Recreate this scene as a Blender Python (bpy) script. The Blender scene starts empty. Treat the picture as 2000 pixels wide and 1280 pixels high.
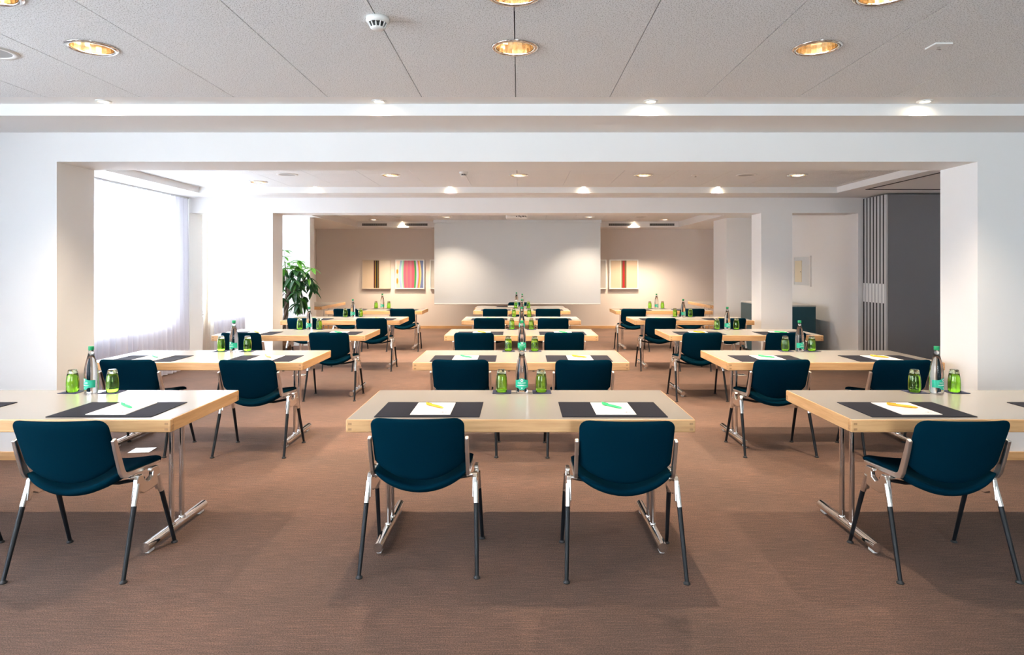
import bpy, math, random
from mathutils import Vector, Matrix
from mathutils.geometry import delaunay_2d_cdt
random.seed(7)
SC = bpy.context.scene
COL = SC.collection

# ------------------------------------------------------------------ camera
# photograph 2000x1280, focal 1240 px, vanishing point at (1013, 526)
F, VX, VY, HC = 1240.0, 1013.0, 526.0, 1.51
cd = bpy.data.cameras.new('camera')
cam = bpy.data.objects.new('camera', cd)
COL.objects.link(cam)
cam.location = (0, 0, HC)
cam.rotation_euler = (math.pi / 2, 0, 0)
cd.sensor_width = 36.0
cd.lens = 36.0 * F / 2000.0
cd.shift_x = -(VX - 1000.0) / 2000.0
cd.shift_y = -(640.0 - VY) / 2000.0
cd.clip_start = 0.05
SC.camera = cam

# ------------------------------------------------------------------ world, daylight, exposure
w = bpy.data.worlds.new('overcast_sky')
SC.world = w
w.use_nodes = True
bg = w.node_tree.nodes['Background']
bg.inputs[0].default_value = (0.85, 0.93, 0.97, 1)
bg.inputs[1].default_value = 15.0
VS = SC.view_settings
VS.view_transform = 'Standard'
VS.look = 'None'
VS.gamma = 1.0
VS.use_curve_mapping = False
VS.exposure = 1.22
WIN = [(-3.0, 2.8, 0.6, 2.48), (5.62, 9.2, 0.75, 2.42), (10.2, 12.3, 0.75, 2.42)]   # y0 y1 z0 z1 in the left wall
REARFILL = (0.6, 2.0, 0.6, 2.48)                                                   # x0 x1 z0 z1 of an unseen window added behind the camera for fill
def portal(name, loc, rot, sx, sy):
    l = bpy.data.lights.new(name, 'AREA')
    l.shape = 'RECTANGLE'; l.size = sx; l.size_y = sy
    l.cycles.is_portal = True
    o = bpy.data.objects.new(name, l); COL.objects.link(o)
    o.location = loc; o.rotation_euler = rot
for (a, b, c, d) in WIN:
    portal('daylight_portal', (-5.47, (a + b) / 2, (c + d) / 2), (0, -math.pi / 2, 0), d - c, b - a)
portal('daylight_portal', ((REARFILL[0] + REARFILL[1]) / 2, -3.52, (REARFILL[2] + REARFILL[3]) / 2), (math.pi / 2, 0, 0), REARFILL[1] - REARFILL[0], REARFILL[3] - REARFILL[2])
cy = SC.cycles
cy.use_denoising = True
cy.max_bounces = 12; cy.diffuse_bounces = 6; cy.glossy_bounces = 5
cy.transmission_bounces = 10; cy.transparent_max_bounces = 16
cy.caustics_reflective = False; cy.caustics_refractive = False
cy.sample_clamp_indirect = 6.0
WARM = (1.0, 0.80, 0.60)
DOWN_W, SPOT_W = (10.0, 75.0, 105.0), (100.0, 118.0, 230.0)      # watts in the near, middle and far room

# ------------------------------------------------------------------ materials
MATS = {}
def srgb(r, g, b):
    f = lambda c: (c / 255) / 12.92 if c <= 10 else (((c / 255) + 0.055) / 1.055) ** 2.4
    return (f(r), f(g), f(b), 1)
def mat(name, col, rough=0.5, metal=0.0, **kw):
    m = bpy.data.materials.new(name); m.use_nodes = True
    p = m.node_tree.nodes['Principled BSDF']
    p.inputs['Base Color'].default_value = col if len(col) == 4 else (*col, 1)
    p.inputs['Roughness'].default_value = rough
    p.inputs['Metallic'].default_value = metal
    for k, v in kw.items():
        p.inputs[k.replace('_', ' ')].default_value = v
    MATS[name] = m
    return m
def N(m, t, **kw):
    n = m.node_tree.nodes.new(t)
    for k, v in kw.items(): setattr(n, k, v)
    return n
def L(m, a, b): m.node_tree.links.new(a, b)
def coords(m, scale=(1, 1, 1)):
    tc = N(m, 'ShaderNodeTexCoord'); mp = N(m, 'ShaderNodeMapping')
    mp.inputs['Scale'].default_value = scale
    L(m, tc.outputs['Object'], mp.inputs['Vector'])
    return mp.outputs[0]
def noise(m, vec, scale, detail=3, rough=0.5):
    n = N(m, 'ShaderNodeTexNoise')
    n.inputs['Scale'].default_value = scale; n.inputs['Detail'].default_value = detail
    n.inputs['Roughness'].default_value = rough
    L(m, vec, n.inputs['Vector'])
    return n.outputs['Fac']
def ramp(m, fac, stops, interp='LINEAR'):
    r = N(m, 'ShaderNodeValToRGB'); e = r.color_ramp.elements
    r.color_ramp.interpolation = interp
    while len(e) < len(stops): e.new(0.5)
    for i, (pos, c) in enumerate(stops):
        e[i].position = pos; e[i].color = c if len(c) == 4 else (*c, 1)
    L(m, fac, r.inputs[0])
    return r.outputs[0]
def bump(m, fac, strength, dist):
    b = N(m, 'ShaderNodeBump')
    b.inputs['Strength'].default_value = strength; b.inputs['Distance'].default_value = dist
    L(m, fac, b.inputs['Height'])
    L(m, b.outputs[0], m.node_tree.nodes['Principled BSDF'].inputs['Normal'])
def base(m, out): L(m, out, m.node_tree.nodes['Principled BSDF'].inputs['Base Color'])

m = mat('white_plaster', (0.82, 0.82, 0.81), 0.75)
bump(m, noise(m, coords(m), 90, 2), 0.05, 0.002)
m = mat('greige_plaster', (0.70, 0.635, 0.58), 0.8)
bump(m, noise(m, coords(m), 90, 2), 0.05, 0.002)
m = mat('acoustic_tile', (0.66, 0.65, 0.64), 0.9)
v = coords(m); nf = noise(m, v, 170, 2, 0.6)
base(m, ramp(m, nf, [(0.38, (0.42, 0.43, 0.43)), (0.46, (0.86, 0.885, 0.895))]))
bump(m, nf, 0.35, 0.003)
m = mat('carpet', (0.2, 0.12, 0.09), 1.0)
v1 = coords(m, (3.0, 48, 1)); v2 = coords(m, (1, 1.3, 1)); v3 = coords(m)
na = noise(m, v1, 2.6, 4, 0.6); nb = noise(m, v2, 1.1, 3); nc = noise(m, v3, 170, 3, 0.75)
c0 = ramp(m, na, [(0.36, (0.112, 0.070, 0.053)), (0.50, (0.136, 0.081, 0.060)), (0.66, (0.185, 0.104, 0.074))])
c1 = N(m, 'ShaderNodeMix', data_type='RGBA', blend_type='MULTIPLY'); c1.inputs['Factor'].default_value = 1.0
L(m, c0, c1.inputs['A']); L(m, ramp(m, nb, [(0.35, (0.86, 0.89, 0.90)), (0.65, (1.12, 1.08, 1.06))]), c1.inputs['B'])
ca = c1.outputs['Result']
cm = N(m, 'ShaderNodeMix', data_type='RGBA', blend_type='MULTIPLY'); cm.inputs['Factor'].default_value = 0.8
L(m, ca, cm.inputs['A']); L(m, ramp(m, nc, [(0.36, (0.38, 0.38, 0.38)), (0.64, (1.5, 1.5, 1.5))]), cm.inputs['B'])
base(m, cm.outputs['Result'])
bump(m, nc, 0.6, 0.006)
def wood(name, sc, c0, c1, rough=0.38):
    m = mat(name, c0, rough)
    f = noise(m, coords(m, sc), 5, 6, 0.6)
    base(m, ramp(m, f, [(0.3, c0), (0.68, c1)]))
    return m
BE0, BE1 = (0.54, 0.29, 0.12), (0.72, 0.44, 0.21)
wood('beech_along', (0.6, 9, 9), BE0, BE1)
wood('beech_across', (9, 0.6, 9), BE0, BE1)
wood('beech_end_grain', (14, 14, 14), (0.36, 0.19, 0.085), (0.48, 0.27, 0.12))
m = mat('cream_laminate', (0.335, 0.315, 0.283), 0.22, Specular_IOR_Level=0.5)
m = mat('chrome', (0.82, 0.80, 0.78), 0.09, 1.0)
m = mat('cast_aluminium', (0.80, 0.78, 0.75), 0.22, 1.0)
m = mat('brushed_aluminium', (0.74, 0.70, 0.66), 0.34, 1.0)
m = mat('teal_fabric', (0.0002, 0.0175, 0.033), 0.9, Specular_IOR_Level=0.02)
bump(m, noise(m, coords(m), 900, 2), 0.15, 0.001)
mat('black_paint', (0.005, 0.007, 0.010), 0.45, Specular_IOR_Level=0.3)
mat('black_rubber', (0.02, 0.02, 0.022), 0.6)
mat('clear_plastic', (0.75, 0.74, 0.72), 0.25)
m = mat('charcoal_leather', (0.028, 0.030, 0.040), 0.65, Specular_IOR_Level=0.03)
bump(m, noise(m, coords(m), 420, 2), 0.2, 0.001)
mat('navy_felt', (0.022, 0.030, 0.075), 0.8)
mat('notepaper', (0.80, 0.76, 0.74), 0.7)
mat('print_ink', (0.22, 0.13, 0.11), 0.7)
mat('print_grey', (0.60, 0.56, 0.54), 0.7)
mat('orange_plastic', (0.95, 0.46, 0.03), 0.2, Transmission_Weight=0.15)
mat('green_plastic', (0.06, 0.72, 0.22), 0.2, Transmission_Weight=0.15)
mat('green_glass', (0.58, 0.92, 0.20), 0.02, Transmission_Weight=1.0, IOR=1.45)
mat('pale_glass', (0.84, 0.96, 0.62), 0.02, Transmission_Weight=1.0, IOR=1.45)
mat('clear_glass', (0.97, 0.985, 0.98), 0.01, Transmission_Weight=1.0, IOR=1.38)
mat('bottle_cap_green', (0.005, 0.30, 0.11), 0.4)
mat('label_teal', (0.01, 0.42, 0.26), 0.45)
mat('label_white', (0.85, 0.88, 0.86), 0.5)
mat('label_dark', (0.03, 0.06, 0.10), 0.5)
mat('white_plastic', (0.80, 0.80, 0.78), 0.4)
mat('dark_grille', (0.03, 0.03, 0.03), 0.6)
mat('speaker_mesh', (0.42, 0.43, 0.43), 0.6)
m = mat('gold_reflector', (1.0, 0.84, 0.62), 0.13, 1.0)
mat('screen_fabric', (0.74, 0.785, 0.80), 0.85)
m = mat('partition_grey', (0.22, 0.223, 0.24), 0.75)
mat('partition_edge', (0.56, 0.56, 0.56), 0.45, 0.3)
mat('cabinet_teal', (0.004, 0.060, 0.088), 0.4)
mat('cabinet_top', (0.5, 0.5, 0.49), 0.4)
mat('panel_frame', (0.78, 0.78, 0.76), 0.35)
mat('panel_grey', (0.62, 0.64, 0.64), 0.4)
mat('panel_cream', (0.72, 0.64, 0.47), 0.45)
mat('frame_white', (0.90, 0.91, 0.90), 0.35)
mat('frame_wood', (0.60, 0.52, 0.42), 0.4)
m = mat('basket_weave', (0.14, 0.07, 0.035), 0.85)
wv = N(m, 'ShaderNodeTexWave'); wv.inputs['Scale'].default_value = 14; wv.bands_direction = 'Z'
wv.inputs['Distortion'].default_value = 3; L(m, coords(m), wv.inputs['Vector'])
base(m, ramp(m, wv.outputs['Fac'], [(0.2, (0.07, 0.035, 0.02)), (0.8, (0.22, 0.12, 0.06))]))
m = mat('bark', (0.12, 0.085, 0.06), 0.9)
bump(m, noise(m, coords(m, (1, 1, 0.4)), 40, 4), 0.6, 0.01)
def leafmat(name, a, b):
    m = mat(name, a, 0.38, Transmission_Weight=0.0)
    base(m, ramp(m, noise(m, coords(m), 14, 2), [(0.35, a), (0.7, b)]))
    nt = m.node_tree; p = nt.nodes['Principled BSDF']
    tr = N(m, 'ShaderNodeBsdfTranslucent'); tr.inputs[0].default_value = (b[0] * 1.3, b[1] * 1.5, b[2], 1)
    mixn = N(m, 'ShaderNodeMixShader'); mixn.inputs[0].default_value = 0.3
    L(m, p.outputs[0], mixn.inputs[1]); L(m, tr.outputs[0], mixn.inputs[2])
    L(m, mixn.outputs[0], nt.nodes['Material Output'].inputs[0])
leafmat('leaf_dark', (0.006, 0.040, 0.012), (0.018, 0.090, 0.022))
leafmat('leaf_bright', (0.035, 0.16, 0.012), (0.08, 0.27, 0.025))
def sheer(name, col, transp, share=0.70):
    m = bpy.data.materials.new(name); m.use_nodes = True; MATS[name] = m
    nt = m.node_tree; nt.nodes.remove(nt.nodes['Principled BSDF'])
    t = N(m, 'ShaderNodeBsdfTransparent'); s = N(m, 'ShaderNodeBsdfTranslucent'); d = N(m, 'ShaderNodeBsdfDiffuse')
    s.inputs[0].default_value = (*col, 1); d.inputs[0].default_value = (*col, 1)
    a = N(m, 'ShaderNodeMixShader'); a.inputs[0].default_value = share
    L(m, d.outputs[0], a.inputs[1]); L(m, s.outputs[0], a.inputs[2])
    b = N(m, 'ShaderNodeMixShader'); b.inputs[0].default_value = 1 - transp
    L(m, t.outputs[0], b.inputs[1]); L(m, a.outputs[0], b.inputs[2])
    L(m, b.outputs[0], nt.nodes['Material Output'].inputs[0])
sheer('sheer_voile', (0.78, 0.77, 0.84), 0.20)
sheer('dense_voile', (0.76, 0.75, 0.82), 0.08, 0.29)
sheer('beige_voile', (0.72, 0.64, 0.56), 0.22)
m = bpy.data.materials.new('window_glass'); m.use_nodes = True; MATS['window_glass'] = m
m.node_tree.nodes.remove(m.node_tree.nodes['Principled BSDF'])
t = N(m, 'ShaderNodeBsdfTransparent'); g = N(m, 'ShaderNodeBsdfGlossy'); g.inputs['Roughness'].default_value = 0.02
t.inputs[0].default_value = (0.95, 0.97, 0.97, 1)
b = N(m, 'ShaderNodeMixShader'); b.inputs[0].default_value = 0.06
L(m, t.outputs[0], b.inputs[1]); L(m, g.outputs[0], b.inputs[2]); L(m, b.outputs[0], m.node_tree.nodes['Material Output'].inputs[0])
def emit(name, col, s):
    m = mat(name, (0.8, 0.8, 0.8), 0.5)
    p = m.node_tree.nodes['Principled BSDF']
    p.inputs['Emission Color'].default_value = (*col, 1); p.inputs['Emission Strength'].default_value = s
emit('bulb_glow', (1.0, 0.85, 0.64), 16)
emit('halogen_glow', (1.0, 0.80, 0.55), 30)

# ------------------------------------------------------------------ mesh helpers
class MB:
    def __init__(s): s.v = []; s.f = []; s.sm = []
    def add(s, vs, fs, smooth=False):
        o = len(s.v); s.v += [tuple(p) for p in vs]
        for f in fs: s.f.append(tuple(i + o for i in f)); s.sm.append(smooth)
        return s
    def box(s, x0, x1, y0, y1, z0, z1):
        vs = [(x, y, z) for z in (z0, z1) for y in (y0, y1) for x in (x0, x1)]
        return s.add(vs, [(0, 2, 3, 1), (4, 5, 7, 6), (0, 1, 5, 4), (2, 6, 7, 3), (0, 4, 6, 2), (1, 3, 7, 5)])
    def bbox(s, x0, x1, y0, y1, z0, z1, b):
        # box with chamfered edges
        vs = []; fs = []
        def loop(z, i):
            return [(x0 + i, y0 + i + 0, z), (x1 - i, y0 + i, z), (x1 - i, y1 - i, z), (x0 + i, y1 - i, z)]
        def oct8(z, i):
            c = b
            return [(x0 + c, y0 + i, z), (x1 - c, y0 + i, z), (x1 - i, y0 + c, z), (x1 - i, y1 - c, z),
                    (x1 - c, y1 - i, z), (x0 + c, y1 - i, z), (x0 + i, y1 - c, z), (x0 + i, y0 + c, z)]
        rings = [oct8(z0, b), oct8(z0 + b, 0), oct8(z1 - b, 0), oct8(z1, b)]
        for r in rings: vs += r
        for k in range(3):
            for j in range(8):
                a = k * 8 + j; c = k * 8 + (j + 1) % 8
                fs.append((a, c, c + 8, a + 8))
        fs.append(tuple(reversed(range(8)))); fs.append(tuple(range(24, 32)))
        return s.add(vs, fs)
    def tube(s, pts, r, seg=12, caps=True):
        pts = [Vector(p) for p in pts]; n = len(pts)
        rr = r if isinstance(r, (list, tuple)) else [r] * n
        vs = []; fs = []
        t0 = (pts[1] - pts[0]).normalized()
        up = Vector((0, 0, 1)) if abs(t0.z) < 0.9 else Vector((1, 0, 0))
        u = t0.cross(up).normalized()
        for i, p in enumerate(pts):
            t = (pts[min(i + 1, n - 1)] - pts[max(i - 1, 0)]).normalized()
            u = (u - t * u.dot(t)).normalized(); w_ = t.cross(u)
            for j in range(seg):
                a = 2 * math.pi * j / seg
                vs.append(p + (u * math.cos(a) + w_ * math.sin(a)) * rr[i])
        for i in range(n - 1):
            for j in range(seg):
                a = i * seg + j; b = i * seg + (j + 1) % seg
                fs.append((a, b, b + seg, a + seg))
        s.add(vs, fs, True)
        if caps:
            s.add(vs[:seg], [tuple(reversed(range(seg)))]); s.add(vs[-seg:], [tuple(range(seg))])
        return s
    def lathe(s, prof, seg=24, smooth=True, c=(0, 0, 0), flute=None, flip=False):
        vs = []; fs = []
        for (r, z) in prof:
            for j in range(seg):
                a = 2 * math.pi * j / seg
                q = r
                if flute and r > 0.01: q = r + flute[1] * math.cos(flute[0] * a)
                vs.append((c[0] + q * math.cos(a), c[1] + q * math.sin(a), c[2] + z))
        for i in range(len(prof) - 1):
            for j in range(seg):
                a = i * seg + j; b = i * seg + (j + 1) % seg
                f = (a, b, b + seg, a + seg)
                fs.append(tuple(reversed(f)) if flip else f)
        s.add(vs, fs, smooth)
        return s
    def disc(s, r, z, seg=24, c=(0, 0), up=True):
        vs = [(c[0] + r * math.cos(2 * math.pi * j / seg), c[1] + r * math.sin(2 * math.pi * j / seg), z) for j in range(seg)]
        return s.add(vs, [tuple(range(seg)) if up else tuple(reversed(range(seg)))])
    def prism_x(s, poly, x0, x1):
        n = len(poly)
        vs = [(x0, y, z) for y, z in poly] + [(x1, y, z) for y, z in poly]
        fs = [tuple(range(n)), tuple(reversed(range(n, 2 * n)))]
        fs += [(i, i + n, (i + 1) % n + n, (i + 1) % n) for i in range(n)]
        return s.add(vs, fs)
    def mesh(s, name, material):
        me = bpy.data.meshes.new(name)
        me.from_pydata(s.v, [], s.f)
        for p, q in zip(me.polygons, s.sm): p.use_smooth = q
        me.materials.append(MATS[material])
        me.validate(); me.update()
        return me
    def build(s, name, material, parent=None, loc=(0, 0, 0), fix=False):
        me = s.mesh(name, material)
        if fix: fixnormals(me)
        return link(name, me, parent, loc)
import bmesh
def fixnormals(me):
    bm = bmesh.new(); bm.from_mesh(me)
    bmesh.ops.remove_doubles(bm, verts=bm.verts, dist=1e-6)
    bmesh.ops.recalc_face_normals(bm, faces=bm.faces)
    bm.to_mesh(me); bm.free()
def link(name, me, parent=None, loc=(0, 0, 0), rz=0.0):
    o = bpy.data.objects.new(name, me); COL.objects.link(o)
    o.location = loc; o.rotation_euler = (0, 0, rz)
    if parent: o.parent = parent
    return o
def tag(o, label, cat, group=None, kind=None):
    o['label'] = label; o['category'] = cat
    if group: o['group'] = group
    if kind: o['kind'] = kind
    return o
def thing(name, label, cat, loc=(0, 0, 0), rz=0.0, group=None):
    return tag(link(name, None, None, loc, rz), label, cat, group)
def structure(name, mb, material, label, cat):
    return tag(mb.build(name, material, fix=False), label, cat, kind='structure')
def room_power(o, y, watts):
    k = 0 if y < 5.2 else (1 if y < 9.8 else 2)
    for ch in o.children:
        if ch.type == 'LIGHT':
            key = '%s_room_%d' % (ch.data.name.split('_room')[0], k)
            d = bpy.data.lights.get(key)
            if d is None:
                d = ch.data.copy(); d.name = key; d.energy = watts[k]
            ch.data = d
def copy_tree(o, parent=None):
    c = o.copy(); COL.objects.link(c); c.parent = parent
    for ch in list(o.children): copy_tree(ch, c)
    return c
def place(proto, used, loc, rz, label, cat, group):
    o = proto if not used else copy_tree(proto)
    o.location = loc; o.rotation_euler = (0, 0, rz)
    return tag(o, label, cat, group)
def bevel(o, wd, seg=2):
    b = o.modifiers.new('edge_bevel', 'BEVEL'); b.width = wd; b.segments = seg; b.limit_method = 'ANGLE'
    return o

# ------------------------------------------------------------------ structure
ZC, ZS, ZB, ZS3 = 2.677, 2.5935, 2.362, 2.534      # tile ceiling, dropped soffit, beam underside, far-room soffit
TOP = 2.90
XL, XR1, XR3 = -5.15, 6.40, 5.15
structure('floor', MB().box(-5.6, 6.7, -3.7, 16.4, -0.1, 0.0), 'carpet', 'brown woven carpet with fine lengthwise streaks', 'floor')
mb = MB()
ys = -3.7
for (a, b, c, d) in WIN:
    mb.box(XL - 0.3, XL, ys, a, 0, TOP); mb.box(XL - 0.3, XL, a, b, 0, c); mb.box(XL - 0.3, XL, a, b, d, TOP); ys = b
mb.box(XL - 0.3, XL, ys, 16.4, 0, TOP)
structure('wall_left', mb, 'white_plaster', 'white window wall on the left behind the sheer curtains', 'wall')
mb = MB().box(XR1, XR1 + 0.2, -3.7, 9.63, 0, TOP).box(XR3, XR3 + 0.3, 9.88, 16.4, 0, TOP).box(XR3, XR1 + 0.2, 9.63, 9.88, 0, TOP)
structure('wall_right', mb, 'white_plaster', 'off-white wall on the right beside the folding partition', 'wall')
structure('wall_back', MB().box(XL, XR3, 16.16, 16.4, 0, TOP), 'greige_plaster', 'greige end wall behind the projection screen', 'wall')
a, b, c, d = REARFILL
mb = MB().box(XL, a, -3.5, -3.3, 0, TOP).box(b, XR1, -3.5, -3.3, 0, TOP).box(a, b, -3.5, -3.3, 0, c).box(a, b, -3.5, -3.3, d, TOP)
structure('wall_rear', mb, 'white_plaster', 'white wall behind the viewer with an added fill window', 'wall')
XA0, XA1 = -3.66, 3.636
mb = MB().box(XL, XR1, 5.03, 5.475, ZB, TOP).box(XL, XA0, 5.03, 5.475, 0, ZB).box(XA1, XR1, 5.03, 5.475, 0, ZB)
structure('wall_near_opening', mb, 'white_plaster', 'white cross wall with the nearest wide opening', 'wall')
mb = MB().box(XL, XR3 + 0.0, 9.63, 10.03, ZB, TOP).box(-4.15, -3.73, 9.63, 10.03, 0, ZB).box(3.68, 4.15, 9.63, 10.03, 0, ZB).box(XL, -4.99, 9.63, 10.03, 0, ZB)
structure('wall_far_opening', mb, 'white_plaster', 'white cross beam on two square pillars, further back', 'wall')
mb = MB().box(XL, -4.12, 12.53, 12.80, 0, ZS3 + 0.1)
structure('wall_pier_left', mb, 'white_plaster', 'white pier behind the potted tree', 'wall')
mb = MB().box(4.15, XR3, 12.67, 13.52, 0, ZS3 + 0.1)
structure('wall_pier_right', mb, 'white_plaster', 'white pier at the right of the far room', 'wall')
# baseboards in beech
bh = 0.065
structure('baseboard_near_left', MB().box(XL, XA0 + 0.0, 5.015, 5.03, 0, bh), 'beech_along', 'beech baseboard at the foot of the near left pier', 'baseboard')
structure('baseboard_near_right', MB().box(XA1, XR1, 5.015, 5.03, 0, bh), 'beech_along', 'beech baseboard at the foot of the near right pier', 'baseboard')
structure('baseboard_back', MB().box(XL, XR3, 16.145, 16.16, 0, bh), 'beech_along', 'beech baseboard along the end wall', 'baseboard')

# ceiling: slab, gypsum margins and soffits
mb = MB().box(-5.45, 6.6, -3.7, 16.4, TOP, TOP + 0.1)
mb.box(XL, XR1, 4.306, 4.48, ZC, TOP).box(XL, XR1, 4.48, 5.03, ZS, TOP)
mb.box(XL, XR1, 5.475, 6.0, ZS, TOP).box(XL, -4.54, 6.0, 9.02, ZS, TOP).box(4.52, XR1, 6.0, 9.02, ZS, TOP)
mb.box(-4.54, 4.52, 8.95, 9.02, ZC, TOP).box(-4.54, 4.52, 6.0, 6.09, ZC, TOP).box(-3.94, 3.91, 10.5, 10.6, ZC, TOP).box(XL, XR1, 9.02, 9.63, ZS, TOP)
mb.box(XL, XR3, 10.03, 10.5, ZS3, TOP).box(XL, -3.94, 10.5, 15.52, ZS3, TOP).box(3.91, XR3, 10.5, 15.52, ZS3, TOP).box(XL, XR3, 15.52, 16.16, ZS3, TOP)
ceiling = structure('ceiling', mb, 'white_plaster', 'ceiling of grey speckled acoustic tiles with white plaster margins', 'ceiling')

DOWN = [(-2.245, 3.342), (-0.02, 3.342), (1.569, 3.342), (-2.245, 2.69), (-0.02, 2.69), (1.55, 2.69),
        (-3.47, 8.46), (-1.585, 7.86), (0.0, 7.86), (1.547, 7.86), (3.45, 7.86),
        (-1.585, 6.75), (0.0, 6.75), (1.547, 6.75),  # unseen front row, added for more light in the middle room
        (-3.40, 14.9), (-1.60, 14.15), (1.575, 14.15), (3.43, 14.9), (-1.6, 12.3), (1.575, 12.3), (-3.40, 11.4), (3.43, 11.4), (0.0, 11.4)]  # those behind the beam are unseen, added to brighten the far room
HR = 0.104
TS = 0.637
def tile_holed(x0, x1, y0, y1, holes):
    pts = [Vector(p) for p in ((x0, y0), (x1, y0), (x1, y1), (x0, y1))]
    ed = [(0, 1), (1, 2), (2, 3), (3, 0)]
    for (hx, hy) in holes:
        o = len(pts); n = 32
        pts += [Vector((hx + HR * math.cos(2 * math.pi * k / n), hy + HR * math.sin(2 * math.pi * k / n))) for k in range(n)]
        ed += [(o + k, o + (k + 1) % n) for k in range(n)]
    vs, es, fs = delaunay_2d_cdt(pts, ed, [], 0, 1e-5)[:3]
    mb = MB(); keep = []
    for f in fs:
        c = sum((vs[i] for i in f), Vector((0, 0))) / len(f)
        if not (x0 < c.x < x1 and y0 < c.y < y1): continue
        if any((c.x - hx) ** 2 + (c.y - hy) ** 2 < (HR * 0.9999) ** 2 for hx, hy in holes): continue
        keep.append(f)
    cnt = {}
    for f in keep:
        for i in range(len(f)):
            e = (f[i], f[(i + 1) % len(f)]); cnt[tuple(sorted(e))] = cnt.get(tuple(sorted(e)), 0) + 1
    n = len(vs)
    V = [(p.x, p.y, 0.0) for p in vs] + [(p.x, p.y, 0.016) for p in vs]
    Fc = [tuple(reversed(f)) for f in keep] + [tuple(i + n for i in f) for f in keep]
    for (i, j), k in cnt.items():
        if k == 1: Fc.append((i, j, j + n, i + n))
    mb.add(V, Fc)
    return mb
shared = {}
def tile_field(x0, x1, y_edges):
    k0 = math.floor((x0 + 0.02) / TS); xs = [x0]
    k = k0 + 1
    while -0.02 + k * TS < x1 - 0.02:
        if -0.02 + k * TS > x0 + 0.02: xs.append(-0.02 + k * TS)
        k += 1
    xs.append(x1)
    gx, gy = 0.0026, 0.0012
    for i in range(len(xs) - 1):
        for j in range(len(y_edges) - 1):
            a0, a1, b0, b1 = xs[i] + gx, xs[i + 1] - gx, y_edges[j] + gy, y_edges[j + 1] - gy
            hs = [h for h in DOWN if a0 - HR < h[0] < a1 + HR and b0 - HR < h[1] < b1 + HR]
            if hs:
                o = tile_holed(a0, a1, b0, b1, hs).build('tile', 'acoustic_tile', ceiling, (0, 0, ZC), fix=True)
            else:
                key = (round(a1 - a0, 4), round(b1 - b0, 4))
                if key not in shared:
                    shared[key] = MB().box(0, a1 - a0, 0, b1 - b0, 0, 0.016).mesh('tile', 'acoustic_tile')
                link('tile', shared[key], ceiling, (a0, b0, ZC))
tile_field(XL, XR1, [1.716, 2.356, 2.996, 3.636, 4.306])
o = MB().box(XL, XR1, -3.3, 1.714, 0, 0.016).build('tile_field', 'acoustic_tile', ceiling, (0, 0, ZC)); o['kind'] = 'stuff'
tile_field(-4.54, 4.52, [6.09 + i * (2.86 / 5) for i in range(6)])
tile_field(-3.94, 3.91, [10.6 + i * (4.92 / 8) for i in range(9)])
for i in range(6):   # linear slot diffusers in the soffit of the middle room
    x = -4.05 + i * 1.17
    MB().box(x, x + 0.85, 9.285, 9.293, ZS - 0.001, ZS + 0.01).build('slot_diffuser', 'panel_grey', ceiling)

# windows in the left wall and the fill window added behind the viewer
def window(n, along, a, b, c, d, pos, label):
    def bx(mbx, u0, u1, z0, z1, t0, t1):
        if along == 'y': mbx.box(pos + t0, pos + t1, u0, u1, z0, z1)
        else: mbx.box(u0, u1, pos + t0, pos + t1, z0, z1)
    root = tag(link('window_%d' % n, None), label, 'window', kind='structure')
    k = max(2, round((b - a) / 1.2)); wd = (b - a) / k
    f = MB()
    bx(f, a, b, c, c + 0.06, -.03, .03); bx(f, a, b, d - 0.06, d, -.03, .03)
    for i in range(k + 1):
        u = min(max(a + i * wd, a + 0.03), b - 0.03); bx(f, u - 0.03, u + 0.03, c + 0.06, d - 0.06, -.03, .03)
    f.build('window_frame', 'white_plastic', root)
    for i in range(k):
        p = MB(); bx(p, a + i * wd + 0.03, a + (i + 1) * wd - 0.03, c + 0.06, d - 0.06, -.004, .004)
        p.build('pane', 'window_glass', root)
    sl = MB(); bx(sl, a, b, c - 0.03, c, 0.03, 0.30 if along == 'y' else 0.2)
    sl.build('window_sill', 'white_plastic', root)
window(1, 'y', *WIN[0], XL - 0.22, 'window in the left wall of the nearest room, outside the view')
window(2, 'y', *WIN[1], XL - 0.22, 'bright wide window behind the large sheer curtain')
window(3, 'y', *WIN[2], XL - 0.22, 'bright window in the far room behind the beige drape')
window(4, 'x', *REARFILL, -3.45, 'unseen window added behind the viewer for fill light')

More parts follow.
